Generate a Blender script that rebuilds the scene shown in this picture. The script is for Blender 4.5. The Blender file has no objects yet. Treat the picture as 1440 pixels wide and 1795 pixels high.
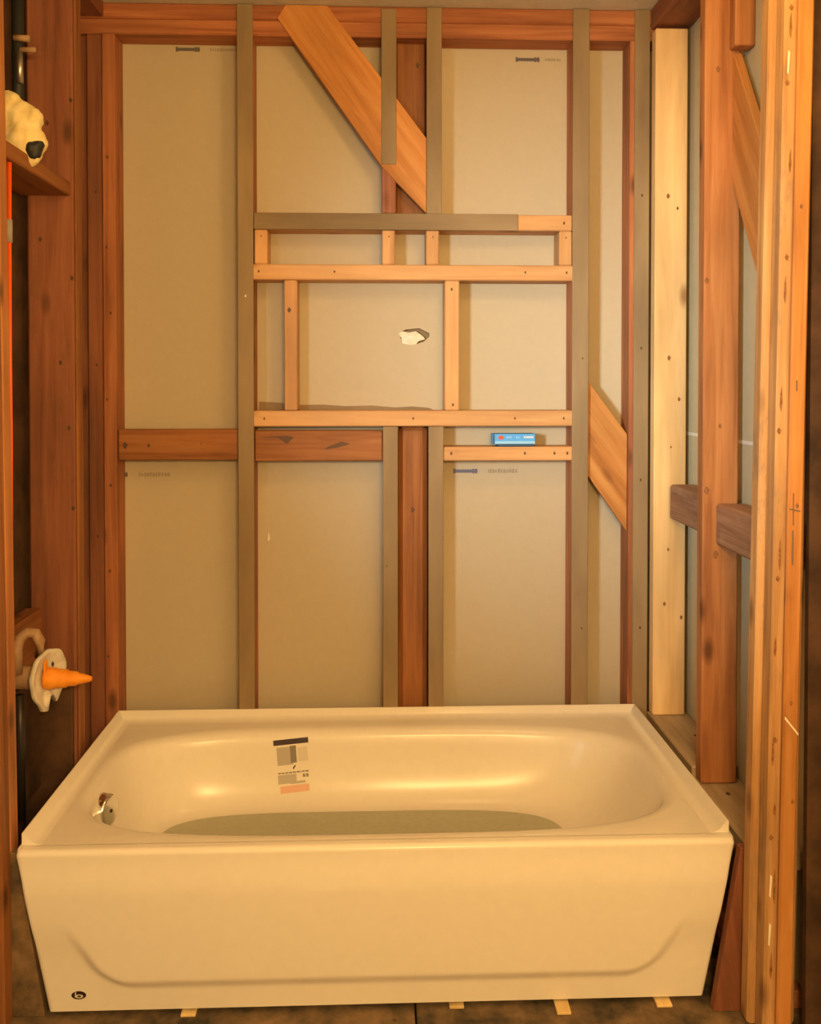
import bpy, bmesh, math, random
from mathutils import Vector, Matrix
from mathutils.bvhtree import BVHTree

random.seed(7)
scene = bpy.context.scene
COL = scene.collection
PI = math.pi

# ------------------------------------------------------------------ camera
cam_d = bpy.data.cameras.new('camera')
cam = bpy.data.objects.new('camera', cam_d)
COL.objects.link(cam)
YAW, PITCH = 0.0371, 0.0182
cam.location = (-0.0076, -2.6881, 1.3456)
cam.rotation_euler = (PI / 2 - PITCH, 0, -YAW)
cam_d.sensor_fit = 'HORIZONTAL'
cam_d.sensor_width = 36
cam_d.lens = 36 * 1605.74 / 1440
cam_d.shift_y = -(897.5 - 701.5) / 1440
cam_d.clip_start = 0.02
scene.camera = cam

# ------------------------------------------------------------------ light
world = bpy.data.worlds.new('world')
scene.world = world
world.use_nodes = True
wb = world.node_tree.nodes['Background']
wb.inputs[0].default_value = (0.75, 0.85, 1.0, 1)
wb.inputs[1].default_value = 0.05


def lamp(name, kind, loc, energy, color, **kw):
    d = bpy.data.lights.new(name, kind)
    d.energy = energy
    d.color = color
    for k, v in kw.items():
        setattr(d, k, v)
    o = bpy.data.objects.new(name, d)
    o.location = loc
    COL.objects.link(o)
    return o


WARM = (1.0, 0.61, 0.225)
# three warm bulbs of a bar on the room's wall, behind the photographer
for i, dx in enumerate((-0.12, 0.0, 0.12)):
    lamp('vanity_bulb', 'POINT', (0.22 + dx, -2.90, 1.56), 37, WARM, shadow_soft_size=0.05)
# warm ceiling bulb in front of the alcove
lamp('ceiling_bulb', 'POINT', (0.40, -1.20, 2.25), 12, WARM, shadow_soft_size=0.09)
# daylight entering through a doorway behind the photographer's left shoulder
dl = lamp('doorway_daylight', 'AREA', (-1.05, -2.65, 1.50), 3.9, (0.82, 0.94, 0.92), shape='RECTANGLE', size=0.25, size_y=0.4, spread=math.radians(40))
dl.rotation_euler = (Vector((0.68, 0.0, 1.42)) - Vector((-1.05, -2.65, 1.50))).to_track_quat('-Z', 'Y').to_euler()

vs = scene.view_settings
vs.view_transform = 'Standard'
vs.look = 'None'
vs.exposure = 0.0
vs.gamma = 1.0
vs.use_curve_mapping = False
scene.cycles.use_denoising = True


# ------------------------------------------------------------------ materials
def new_mat(name):
    m = bpy.data.materials.new(name)
    m.use_nodes = True
    nt = m.node_tree
    return m, nt, nt.nodes['Principled BSDF'], nt.nodes, nt.links


def node(nodes, t, **kw):
    n = nodes.new(t)
    for k, v in kw.items():
        if hasattr(n, k):
            setattr(n, k, v)
        else:
            n.inputs[k].default_value = v
    return n


def coords(nodes, links, scale):
    tc = nodes.new('ShaderNodeTexCoord')
    oi = nodes.new('ShaderNodeObjectInfo')
    mul = node(nodes, 'ShaderNodeVectorMath', operation='SCALE')
    comb = nodes.new('ShaderNodeCombineXYZ')
    for k in range(3):
        links.new(oi.outputs['Random'], comb.inputs[k])
    links.new(comb.outputs[0], mul.inputs[0])
    mul.inputs['Scale'].default_value = 23.0
    add = node(nodes, 'ShaderNodeVectorMath', operation='ADD')
    links.new(tc.outputs['Object'], add.inputs[0])
    links.new(mul.outputs[0], add.inputs[1])
    mp = nodes.new('ShaderNodeMapping')
    mp.inputs['Scale'].default_value = scale
    links.new(add.outputs[0], mp.inputs['Vector'])
    return add, mp


def ramp(nodes, stops):
    r = nodes.new('ShaderNodeValToRGB')
    e = r.color_ramp.elements
    e[0].position, e[0].color = stops[0][0], (*stops[0][1], 1)
    e[1].position, e[1].color = stops[-1][0], (*stops[-1][1], 1)
    for p, c in stops[1:-1]:
        x = e.new(p)
        x.color = (*c, 1)
    return r


def mixc(nodes, links, fac, a, b, mode='MIX', f=None):
    m = nodes.new('ShaderNodeMix')
    m.data_type = 'RGBA'
    m.blend_type = mode
    if fac is not None:
        links.new(fac, m.inputs['Factor'])
    else:
        m.inputs['Factor'].default_value = f
    for s, v in (('A', a), ('B', b)):
        sock = [q for q in m.inputs if q.name == s and q.type == 'RGBA'][0]
        if isinstance(v, tuple):
            sock.default_value = (*v, 1)
        else:
            links.new(v, sock)
    return [q for q in m.outputs if q.type == 'RGBA'][0]


def wood(name, dark, base, light, rough=0.62, knots=0.5, knot_col=(0.09, 0.035, 0.015), stain=0.0, stain_col=(0.30, 0.25, 0.2), grain=26):
    """sawn lumber, grain along the local X axis"""
    m, nt, p, N, L = new_mat(name)
    add, mp = coords(N, L, (1.3, grain, grain))
    no = node(N, 'ShaderNodeTexNoise', Scale=1.6, Detail=7.0, Roughness=0.62, Distortion=0.6)
    L.new(mp.outputs[0], no.inputs['Vector'])
    r = ramp(N, [(0.28, dark), (0.5, base), (0.74, light)])
    L.new(no.outputs['Fac'], r.inputs[0])
    col = r.outputs[0]
    # broad patches of tone along the board
    mp2 = N.new('ShaderNodeMapping')
    mp2.inputs['Scale'].default_value = (2.2, 7, 7)
    L.new(add.outputs[0], mp2.inputs['Vector'])
    n2 = node(N, 'ShaderNodeTexNoise', Scale=1.0, Detail=3.0)
    L.new(mp2.outputs[0], n2.inputs['Vector'])
    r2 = ramp(N, [(0.3, (0.74, 0.72, 0.70)), (0.7, (1.12, 1.1, 1.08))])
    L.new(n2.outputs['Fac'], r2.inputs[0])
    col = mixc(N, L, None, col, r2.outputs[0], 'MULTIPLY', 1.0)
    if stain > 0:
        mp4 = N.new('ShaderNodeMapping')
        mp4.inputs['Scale'].default_value = (5, 14, 14)
        L.new(add.outputs[0], mp4.inputs['Vector'])
        n4 = node(N, 'ShaderNodeTexNoise', Scale=1.0, Detail=5.0, Roughness=0.7)
        L.new(mp4.outputs[0], n4.inputs['Vector'])
        r4 = ramp(N, [(0.54, (0, 0, 0)), (0.70, (stain, stain, stain))])
        L.new(n4.outputs['Fac'], r4.inputs[0])
        col = mixc(N, L, r4.outputs[0], col, stain_col)
    if knots > 0:
        mp3 = N.new('ShaderNodeMapping')
        mp3.inputs['Scale'].default_value = (4.0, 9, 9)
        L.new(add.outputs[0], mp3.inputs['Vector'])
        vo = node(N, 'ShaderNodeTexVoronoi', Scale=1.0)
        L.new(mp3.outputs[0], vo.inputs['Vector'])
        rk = ramp(N, [(0.05, (knots,) * 3), (0.17, (0, 0, 0))])
        L.new(vo.outputs['Distance'], rk.inputs[0])
        col = mixc(N, L, rk.outputs[0], col, knot_col)
    L.new(col, p.inputs['Base Color'])
    p.inputs['Roughness'].default_value = rough
    p.inputs['Specular IOR Level'].default_value = 0.3
    bu = node(N, 'ShaderNodeBump', Strength=0.25, Distance=0.002)
    L.new(no.outputs['Fac'], bu.inputs['Height'])
    L.new(bu.outputs[0], p.inputs['Normal'])
    return m


def mottled(name, a, b, scale=30.0, rough=0.8, bump=0.05, spec=0.3, lo=0.35, hi=0.65, detail=5.0):
    m, nt, p, N, L = new_mat(name)
    add, mp = coords(N, L, (1, 1, 1))
    no = node(N, 'ShaderNodeTexNoise', Scale=scale, Detail=detail, Roughness=0.6)
    L.new(mp.outputs[0], no.inputs['Vector'])
    r = ramp(N, [(lo, a), (hi, b)])
    L.new(no.outputs['Fac'], r.inputs[0])
    L.new(r.outputs[0], p.inputs['Base Color'])
    p.inputs['Roughness'].default_value = rough
    p.inputs['Specular IOR Level'].default_value = spec
    if bump:
        bu = node(N, 'ShaderNodeBump', Strength=bump, Distance=0.003)
        L.new(no.outputs['Fac'], bu.inputs['Height'])
        L.new(bu.outputs[0], p.inputs['Normal'])
    return m


def plain(name, c, rough=0.5, metal=0.0, spec=0.5, coat=0.0):
    m, nt, p, N, L = new_mat(name)
    add, mp = coords(N, L, (1, 1, 1))
    no = node(N, 'ShaderNodeTexNoise', Scale=40.0, Detail=2.0)
    L.new(mp.outputs[0], no.inputs['Vector'])
    r = ramp(N, [(0.3, tuple(x * 0.985 for x in c)), (0.7, tuple(min(1, x * 1.01) for x in c))])
    L.new(no.outputs['Fac'], r.inputs[0])
    L.new(r.outputs[0], p.inputs['Base Color'])
    p.inputs['Roughness'].default_value = rough
    p.inputs['Metallic'].default_value = metal
    p.inputs['Specular IOR Level'].default_value = spec
    p.inputs['Coat Weight'].default_value = coat
    return m


M = {}
M['red'] = wood('old_red_lumber', (0.25, 0.085, 0.038), (0.42, 0.155, 0.066), (0.53, 0.225, 0.10), knots=0.8)
M['darkred'] = wood('dark_red_lumber', (0.19, 0.065, 0.036), (0.28, 0.105, 0.055), (0.35, 0.14, 0.075), knots=0.8, stain=0.35, stain_col=(0.10, 0.06, 0.035))
M['brown'] = wood('brown_lumber', (0.19, 0.065, 0.021), (0.32, 0.125, 0.042), (0.41, 0.18, 0.065), knots=0.9)
M['orange'] = wood('orange_fir', (0.40, 0.155, 0.04), (0.56, 0.245, 0.07), (0.66, 0.33, 0.11), knots=0.7, grain=18)
M['new'] = wood('new_pine_framing', (0.53, 0.27, 0.115), (0.64, 0.36, 0.16), (0.72, 0.44, 0.21), knots=0.6, knot_col=(0.25, 0.09, 0.03), grain=20)
M['pine'] = wood('pale_new_pine', (0.76, 0.50, 0.23), (0.88, 0.61, 0.30), (0.94, 0.70, 0.38), knots=0.75, knot_col=(0.26, 0.11, 0.035), grain=16)
M['stud_red'] = wood('reddish_side_stud', (0.32, 0.12, 0.045), (0.49, 0.205, 0.075), (0.60, 0.29, 0.12), knots=0.8)
M['post'] = wood('worn_doorway_post', (0.36, 0.18, 0.075), (0.57, 0.32, 0.135), (0.70, 0.44, 0.21), knots=0.6, stain=0.75, stain_col=(0.27, 0.18, 0.12))
M['block'] = wood('weathered_block', (0.24, 0.12, 0.07), (0.36, 0.20, 0.125), (0.46, 0.29, 0.19), knots=0.4, stain=0.5, stain_col=(0.5, 0.38, 0.28))
M['sill'] = wood('dusty_block', (0.36, 0.27, 0.18), (0.46, 0.36, 0.25), (0.55, 0.44, 0.32), knots=0.6, stain=0.4, stain_col=(0.25, 0.2, 0.15))
M['strip'] = wood('furring_strip_olive', (0.27, 0.195, 0.115), (0.30, 0.22, 0.13), (0.335, 0.25, 0.15), knots=0.0, rough=0.85, grain=12)
M['drywall'] = mottled('drywall_back_paper', (0.515, 0.45, 0.335), (0.53, 0.465, 0.348), scale=45, rough=0.9, bump=0.03, spec=0.2)
M['drywall_grey'] = mottled('greenish_drywall_paper', (0.56, 0.49, 0.33), (0.585, 0.515, 0.35), scale=35, rough=0.9, bump=0.03, spec=0.2)
M['ceiling'] = mottled('ceiling_paint', (0.62, 0.58, 0.5), (0.7, 0.66, 0.58), scale=20, rough=0.9)
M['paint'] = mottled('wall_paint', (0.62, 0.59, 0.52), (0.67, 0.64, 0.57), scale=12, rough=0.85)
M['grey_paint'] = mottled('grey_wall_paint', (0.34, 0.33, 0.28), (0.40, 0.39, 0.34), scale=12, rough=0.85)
M['white_trim'] = plain('white_trim_paint', (0.82, 0.8, 0.74), 0.45)
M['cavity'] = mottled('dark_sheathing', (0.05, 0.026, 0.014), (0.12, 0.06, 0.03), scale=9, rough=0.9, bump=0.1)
M['enamel'] = plain('tub_enamel', (0.86, 0.81, 0.73), 0.22, coat=0.0, spec=0.3)
M['tub_bottom'] = mottled('grey_green_enamel', (0.47, 0.47, 0.36), (0.51, 0.51, 0.40), scale=60, rough=0.6, bump=0.1)
M['chrome'] = plain('chrome', (0.80, 0.79, 0.76), 0.14, metal=1.0)
M['dark_metal'] = plain('dark_metal', (0.06, 0.05, 0.045), 0.45, metal=0.6)
M['brass'] = mottled('tarnished_brass', (0.34, 0.20, 0.11), (0.48, 0.31, 0.18), scale=30, rough=0.5, bump=0.05)
M['steel'] = plain('galvanised_steel', (0.55, 0.52, 0.48), 0.35, metal=0.9)
M['white_plastic'] = mottled('chalky_white_plastic', (0.62, 0.56, 0.46), (0.80, 0.75, 0.66), scale=22, rough=0.7)
M['cone'] = mottled('orange_plastic', (0.80, 0.26, 0.015), (0.92, 0.36, 0.03), scale=26, rough=0.5, bump=0.12)
M['foam'] = mottled('pale_yellow_foam', (0.80, 0.62, 0.26), (0.94, 0.80, 0.42), scale=28, rough=0.9, bump=0.25)
M['black'] = plain('black', (0.018, 0.02, 0.018), 0.6)
M['nail'] = plain('nail_iron', (0.12, 0.06, 0.03), 0.6, metal=0.3)
M['knot'] = mottled('brown_knot', (0.20, 0.085, 0.03), (0.36, 0.16, 0.06), scale=120, rough=0.7, bump=0.0)
M['pex'] = plain('orange_red_pipe', (0.92, 0.13, 0.02), 0.35)
M['grey_print'] = plain('grey_tape', (0.34, 0.31, 0.27), 0.6)
M['blue'] = plain('blue_carton', (0.08, 0.40, 0.95), 0.5)
M['blue_dark'] = plain('dark_blue_carton', (0.02, 0.07, 0.16), 0.55)
M['red_print'] = plain('red_print', (0.75, 0.09, 0.05), 0.5)
M['white_print'] = plain('white_print', (0.75, 0.80, 0.84), 0.5)
M['pale_blue'] = plain('pale_blue_print', (0.30, 0.62, 0.95), 0.5)
M['ink'] = plain('drywall_ink', (0.13, 0.115, 0.11), 0.8)
M['ink_pale'] = plain('faded_drywall_ink', (0.36, 0.305, 0.225), 0.85)
M['ink_blue'] = plain('blue_drywall_ink', (0.15, 0.15, 0.24), 0.8)
M['gypsum'] = mottled('broken_gypsum', (0.74, 0.68, 0.56), (0.90, 0.85, 0.74), scale=60, rough=0.95, bump=0.3)
M['label_black'] = plain('label_black', (0.03, 0.012, 0.018), 0.4)
M['label_grey'] = plain('label_grey', (0.46, 0.42, 0.36), 0.4)
M['label_dark'] = plain('label_dark_grey', (0.22, 0.2, 0.16), 0.4)
M['label_pale'] = plain('label_pale', (0.70, 0.65, 0.55), 0.4)
M['label_peach'] = plain('label_peach', (0.78, 0.45, 0.33), 0.4)
M['shim'] = wood('pale_shim_wood', (0.66, 0.46, 0.20), (0.78, 0.58, 0.28), (0.86, 0.68, 0.36), knots=0.0)
M['chalk'] = plain('chalk_scuff', (0.85, 0.78, 0.66), 0.9)
M['pencil'] = plain('pencil_mark', (0.20, 0.13, 0.08), 0.9)
M['plywood'] = mottled('dirty_subfloor', (0.045, 0.038, 0.026), (0.25, 0.16, 0.085), scale=11, rough=0.85, bump=0.15, lo=0.36, hi=0.66, detail=9.0)


# ------------------------------------------------------------------ building helpers
def put(name, me, mat, parent=None, mw=None):
    """link a mesh as one object; mw is its world matrix (parents carry plain matrices)"""
    o = bpy.data.objects.new(name, me)
    COL.objects.link(o)
    if mat is not None:
        me.materials.append(M[mat] if isinstance(mat, str) else mat)
    mw = mw or Matrix.Identity(4)
    if parent is not None:
        o.parent = parent
        o.matrix_basis = WORLD[parent.name].inverted() @ mw
    else:
        o.matrix_basis = mw
    WORLD[o.name] = mw
    return o


WORLD = {}


def empty(name, loc=(0, 0, 0)):
    o = bpy.data.objects.new(name, None)
    o.empty_display_size = 0.1
    COL.objects.link(o)
    o.location = loc
    WORLD[o.name] = Matrix.Translation(loc)
    return o


def tag(o, label=None, cat=None, group=None, kind=None):
    for k, v in (('label', label), ('category', cat), ('group', group), ('kind', kind)):
        if v:
            o[k] = v
    return o


def mesh_from(bm, name, smooth=False):
    me = bpy.data.meshes.new(name)
    bm.normal_update()
    bm.to_mesh(me)
    bm.free()
    if smooth:
        for f in me.polygons:
            f.use_smooth = True
    return me


def box_mesh(name, l, w, t, bevel=0.002):
    bm = bmesh.new()
    bmesh.ops.create_cube(bm, size=1)
    bmesh.ops.scale(bm, vec=(l, w, t), verts=bm.verts)
    if bevel:
        bmesh.ops.bevel(bm, geom=bm.edges[:], offset=min(bevel, 0.3 * min(l, w, t)), segments=1, affect='EDGES', profile=0.5)
    return mesh_from(bm, name)


def frame(center, L, W):
    L = Vector(L).normalized()
    T = L.cross(Vector(W)).normalized()
    W = T.cross(L).normalized()
    m = Matrix((L, W, T)).transposed().to_4x4()
    m.translation = Vector(center)
    return m


AX = {'x': ((1, 0, 0), (0, 1, 0)), 'y': ((0, 1, 0), (0, 0, 1)), 'z': ((0, 0, 1), (1, 0, 0))}


def board(name, mat, parent, x, y, z, axis='z', bevel=0.003, label=None, lean=None):
    """one piece of lumber filling the ranges x, y, z with its grain along axis; lean = (dx, dy) of the foot"""
    c = Vector(((x[0] + x[1]) / 2, (y[0] + y[1]) / 2, (z[0] + z[1]) / 2))
    d = dict(x=abs(x[1] - x[0]), y=abs(y[1] - y[0]), z=abs(z[1] - z[0]))
    L, W = AX[axis]
    order = {'x': 'xyz', 'y': 'yzx', 'z': 'zxy'}[axis]
    me = box_mesh(name, d[order[0]], d[order[1]], d[order[2]], bevel)
    if lean:
        c = c + Vector((lean[0] / 2, lean[1] / 2, 0))
        L = (-lean[0], -lean[1], d['z'])
    o = put(name, me, mat, parent, frame(c, L, W))
    if label:
        o['label'] = label
    return o


def slanted(name, mat, parent, pts, y0, y1, label=None, plane='y', grain=None):
    """a board whose outline pts lies in a wall plane, with thickness from y0 to y1; grain along the outline's first edge"""
    if plane == 'y':
        P = [Vector((a, y0, b)) for a, b in pts]
        off = Vector((0, y1 - y0, 0))
    elif plane == 'x':
        P = [Vector((y0, a, b)) for a, b in pts]
        off = Vector((y1 - y0, 0, 0))
    else:
        P = [Vector((a, b, y0)) for a, b in pts]
        off = Vector((0, 0, y1 - y0))
    c = sum(P, Vector()) / len(P) + off / 2
    g = Vector(grain) if grain else (P[1] - P[0])
    mw = frame(c, g, off.cross(g))
    inv = mw.inverted()
    bm = bmesh.new()
    lo = [bm.verts.new(inv @ p) for p in P]
    hi = [bm.verts.new(inv @ (p + off)) for p in P]
    n = len(P)
    bm.faces.new(lo)
    bm.faces.new(hi[::-1])
    for i in range(n):
        bm.faces.new((lo[i], hi[i], hi[(i + 1) % n], lo[(i + 1) % n]))
    bmesh.ops.recalc_face_normals(bm, faces=bm.faces[:])
    bmesh.ops.bevel(bm, geom=bm.edges[:], offset=min(0.0015, abs(y1 - y0) * 0.3), segments=1, affect='EDGES', profile=0.5)
    o = put(name, mesh_from(bm, name), mat, parent, mw)
    if label:
        o['label'] = label
    return o


NAILS = {}


def disc_mesh(r, t, n=10):
    bm = bmesh.new()
    bmesh.ops.create_cone(bm, cap_ends=True, segments=n, radius1=r, radius2=r * 0.8, depth=t)
    return mesh_from(bm, 'disc')


def nail(parent, pos, normal=(0, -1, 0), r=0.0042, mat='nail', name='nail'):
    r = r * 0.8
    key = (r, mat)
    if key not in NAILS:
        NAILS[key] = disc_mesh(r, 0.002, 9)
        for v in NAILS[key].vertices:
            k_ = 1 + 0.22 * math.sin(5.1 * math.atan2(v.co.y, v.co.x) + 90 * r)
            v.co.x *= k_ * 0.85
            v.co.y *= k_ * 1.25
        NAILS[key].materials.append(M[mat])
    mw = Vector(normal).to_track_quat('Z', 'Y').to_matrix().to_4x4()
    mw.translation = Vector(pos)
    return put(name, NAILS[key], None, parent, mw)


def lathe(name, prof, mat, parent, mw, n=28, smooth=True):
    """profile of (radius, height) turned about local Z"""
    bm = bmesh.new()
    rings = []
    for r, h in prof:
        if r < 1e-6:
            rings.append([bm.verts.new((0, 0, h))])
        else:
            rings.append([bm.verts.new((r * math.cos(2 * PI * k / n), r * math.sin(2 * PI * k / n), h)) for k in range(n)])
    for a, b in zip(rings, rings[1:]):
        for k in range(n):
            k2 = (k + 1) % n
            if len(a) == 1 and len(b) == 1:
                continue
            if len(a) == 1:
                bm.faces.new((a[0], b[k], b[k2]))
            elif len(b) == 1:
                bm.faces.new((a[k], b[0], a[k2]))
            else:
                bm.faces.new((a[k], b[k], b[k2], a[k2]))
    bmesh.ops.recalc_face_normals(bm, faces=bm.faces[:])
    return put(name, mesh_from(bm, name, smooth), mat, parent, mw)


def tube(name, pts, r, mat, parent=None, n=14):
    """a round pipe along points, with capped ends"""
    pts = [Vector(p) for p in pts]
    org = pts[0].copy()
    bm = bmesh.new()
    rings = []
    for i, p in enumerate(pts):
        a = pts[max(i - 1, 0)]
        b = pts[min(i + 1, len(pts) - 1)]
        q = (b - a).to_track_quat('Z', 'Y')
        rings.append([bm.verts.new(p - org + q @ Vector((r * math.cos(2 * PI * k / n), r * math.sin(2 * PI * k / n), 0))) for k in range(n)])
    for a, b in zip(rings, rings[1:]):
        for k in range(n):
            bm.faces.new((a[k], a[(k + 1) % n], b[(k + 1) % n], b[k]))
    bm.faces.new(rings[0][::-1])
    bm.faces.new(rings[-1])
    bmesh.ops.recalc_face_normals(bm, faces=bm.faces[:])
    return put(name, mesh_from(bm, name, True), mat, parent, Matrix.Translation(org))


def facing(pos, normal, up=(0, 0, 1)):
    n = Vector(normal).normalized()
    x = Vector(up).cross(n).normalized()
    y = n.cross(x)
    m = Matrix((x, y, n)).transposed().to_4x4()
    m.translation = Vector(pos)
    return m


# ------------------------------------------------------------------ floor and ceiling
CEIL = 2.445
floor = tag(empty('floor'), 'dirty stained plywood subfloor in front of the tub', kind='structure')
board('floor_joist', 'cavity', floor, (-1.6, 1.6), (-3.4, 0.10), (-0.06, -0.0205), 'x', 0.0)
board('plywood_panel', 'plywood', floor, (-1.6, 0.073), (-3.4, 0.10), (-0.02, 0), 'x', 0.002)
board('plywood_panel', 'plywood', floor, (0.077, 1.6), (-3.4, 0.10), (-0.02, 0), 'x', 0.002)
for px_, py_ in ((-0.55, -0.775), (-0.50, -0.79), (-0.30, -0.80), (-0.12, -0.79), (0.0, -0.80), (0.03, -0.775), (0.25, -0.80), (0.46, -0.795), (0.52, -0.81)):
    nail(floor, (px_, py_, 0.0008), (0, 0, 1), 0.005)
ceil_o = board('ceiling', 'ceiling', None, (-1.6, 1.6), (-3.4, 0.10), (CEIL, CEIL + 0.013), 'x', 0.001)
tag(ceil_o, 'pale drywall ceiling above the framing', kind='structure')

# ------------------------------------------------------------------ back wall
wb_ = tag(empty('wall_back'), 'open stud wall behind the tub with drywall backs between the studs', kind='structure')
DW = 0.089                      # stud depth: the drywall of the next room is fixed to the far side
# upper drywall sheet has a torn hole in the niche bay
HC = Vector((0.104, 1.488))
hole = []
for k in range(18):
    a = 2 * PI * k / 18
    rx = 0.045 * (1 + 0.10 * math.sin(3 * a + 1) + 0.06 * math.sin(5 * a))
    rz = 0.026 * (1 + 0.12 * math.sin(2 * a + 0.6) + 0.06 * math.sin(7 * a))
    hole.append((HC.x + rx * math.cos(a), HC.y + rz * math.sin(a)))


def sheet_with_hole(name, x0, x1, z0, z1, y0, y1, loop, mat, parent):
    bm = bmesh.new()
    outer = [bm.verts.new((x, y0, z)) for x, z in ((x0, z0), (x1, z0), (x1, z1), (x0, z1))]
    inner = [bm.verts.new((x, y0, z)) for x, z in loop]
    ed = [bm.edges.new((outer[i], outer[(i + 1) % 4])) for i in range(4)]
    ed += [bm.edges.new((inner[i], inner[(i + 1) % len(inner)])) for i in range(len(inner))]
    r = bmesh.ops.triangle_fill(bm, use_beauty=True, use_dissolve=False, edges=ed)
    faces = [f for f in bm.faces]
    ext = bmesh.ops.extrude_face_region(bm, geom=faces)
    bmesh.ops.translate(bm, vec=(0, y1 - y0, 0), verts=[v for v in ext['geom'] if isinstance(v, bmesh.types.BMVert)])
    bmesh.ops.recalc_face_normals(bm, faces=bm.faces[:])
    return put(name, mesh_from(bm, name), mat, parent)


dp_low = board('drywall_panel', 'drywall', wb_, (-0.93, 0.93), (DW, DW + 0.013), (0.0, 1.1395), 'x', 0.0)
dp_up = sheet_with_hole('drywall_panel', -0.93, 0.93, 1.140, CEIL, DW, DW + 0.013, hole, 'drywall', wb_)
dp_up['label'] = 'drywall sheet with a torn hole behind the niche'
# broken gypsum left in the hole
bm = bmesh.new()
blob = [(-0.046, 0.010), (-0.030, 0.016), (-0.008, 0.012), (0.012, 0.016), (0.032, 0.002), (0.040, -0.008), (0.020, -0.014), (0.012, -0.024), (-0.004, -0.030), (-0.018, -0.034), (-0.030, -0.022), (-0.032, -0.004)]
cv = bm.verts.new((0, -0.006, -0.004))
rv = [bm.verts.new((x, 0.002, z)) for x, z in blob]
bv = [bm.verts.new((x * 1.05, 0.016, z * 1.05)) for x, z in blob]
for k in range(len(blob)):
    k2 = (k + 1) % len(blob)
    bm.faces.new((cv, rv[k], rv[k2]))
    bm.faces.new((rv[k], bv[k], bv[k2], rv[k2]))
bmesh.ops.recalc_face_normals(bm, faces=bm.faces[:])
put('broken_gypsum', mesh_from(bm, 'broken_gypsum'), 'gypsum', dp_up, Matrix.Translation((HC.x - 0.004, DW + 0.001, HC.y)))['label'] = 'white broken gypsum in the hole'
board('cavity_back', 'strip', wb_, (-0.93, 0.93), (DW + 0.022, DW + 0.03), (0.0, CEIL), 'z', 0.0)


def text_marks(parent, x0, x1, z, h, mat, y, seed, name='printed_marks'):
    """a row of small blurred letter-like dashes, flat print on the paper"""
    rnd = random.Random(seed)
    bm = bmesh.new()
    x = x0
    while x < x1 - 0.004:
        w = rnd.uniform(0.004, 0.008)
        for zz, hh in ((z + h * rnd.uniform(-0.05, 0.05), h * rnd.uniform(0.6, 1.0)),):
            vs_ = [bm.verts.new((a, y, b)) for a, b in ((x, zz - hh / 2), (x + w, zz - hh / 2), (x + w, zz + hh / 2), (x, zz + hh / 2))]
            bm.faces.new(vs_)
        x += w + rnd.uniform(0.0012, 0.003)
    return put(name, mesh_from(bm, name), mat, parent)


def arrow_mark(parent, x0, x1, z, h, mat, y, name='printed_arrow'):
    bm = bmesh.new()
    n = 9
    for k in range(n):
        a = x0 + (x1 - x0) * k / n
        b = x0 + (x1 - x0) * (k + 0.86) / n
        hh = h * (1.0 if k in (0, n - 2, n - 1) else 0.72)
        bm.faces.new([bm.verts.new((p, y, q)) for p, q in ((a, z - hh / 2), (b, z - hh / 2), (b, z + hh / 2), (a, z + hh / 2))])
    bm.faces.new([bm.verts.new((p, y - 0.0001, q)) for p, q in ((x0, z - h * 0.22), (x1, z - h * 0.22), (x1, z + h * 0.22), (x0, z + h * 0.22))])
    return put(name, mesh_from(bm, name), mat, parent)


yp = DW - 0.0008
arrow_mark(dp_up, -0.606, -0.534, 2.343, 0.014, 'ink', yp)
text_marks(dp_up, -0.505, -0.425, 2.343, 0.010, 'ink_pale', yp, 1)
arrow_mark(dp_up, 0.414, 0.487, 2.326, 0.014, 'ink', yp)
text_marks(dp_up, 0.503, 0.556, 2.326, 0.010, 'ink_pale', yp, 2)
arrow_mark(dp_low, -0.80, -0.755, 1.072, 0.014, 'ink', yp)
text_marks(dp_low, -0.722, -0.625, 1.072, 0.013, 'ink_pale', yp, 3)
arrow_mark(dp_low, 0.226, 0.300, 1.079, 0.014, 'ink_blue', yp)
text_marks(dp_low, 0.332, 0.426, 1.079, 0.013, 'ink_pale', yp, 4)
# small torn paper flake on the lower sheet
slanted('paper_flake', 'gypsum', dp_low, [(-0.338, 0.868), (-0.330, 0.872), (-0.331, 0.888), (-0.334, 0.898), (-0.337, 0.884)], DW - 0.004, DW - 0.0005)

# irregular brown band on the drywall just above the niche sill
band_pts = [(-0.362, 1.255), (0.19, 1.255), (0.15, 1.272), (0.10, 1.276), (0.05, 1.273), (-0.02, 1.279), (-0.10, 1.277), (-0.17, 1.282), (-0.24, 1.281), (-0.30, 1.288), (-0.362, 1.291)]
slanted('brown_band', 'strip', dp_up, band_pts, DW - 0.0016, DW - 0.0004, label='irregular brown band on the drywall')

# studs with thin furring strips along their faces (name, x range, z range, material)
STRIP = 0.006


def stud(x, z, mat='red', strip=True, y=(0.0, DW - 0.001), strip_z=None, label=None, sx=None):
    s = board('stud', mat, wb_, x, y, z, 'z', label=label)
    if strip:
        board('furring_or_lit_edge', 'strip', s, sx or (x[0] - 0.001, x[1] + 0.001), (y[0] - STRIP, y[0]), strip_z or z, 'z', 0.0015)
    return s


ZB, ZT = 0.045, 2.355
board('bottom_plate', 'red', wb_, (-0.92, 0.90), (0.0, DW - 0.001), (0.0, 0.045), 'x')
for a, b in ((2.355, 2.400), (2.4005, 2.4445)):
    board('top_plate', 'red', wb_, (-0.92, 0.90), (0.002, DW - 0.001), (a, b), 'x', 0.004)
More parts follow.
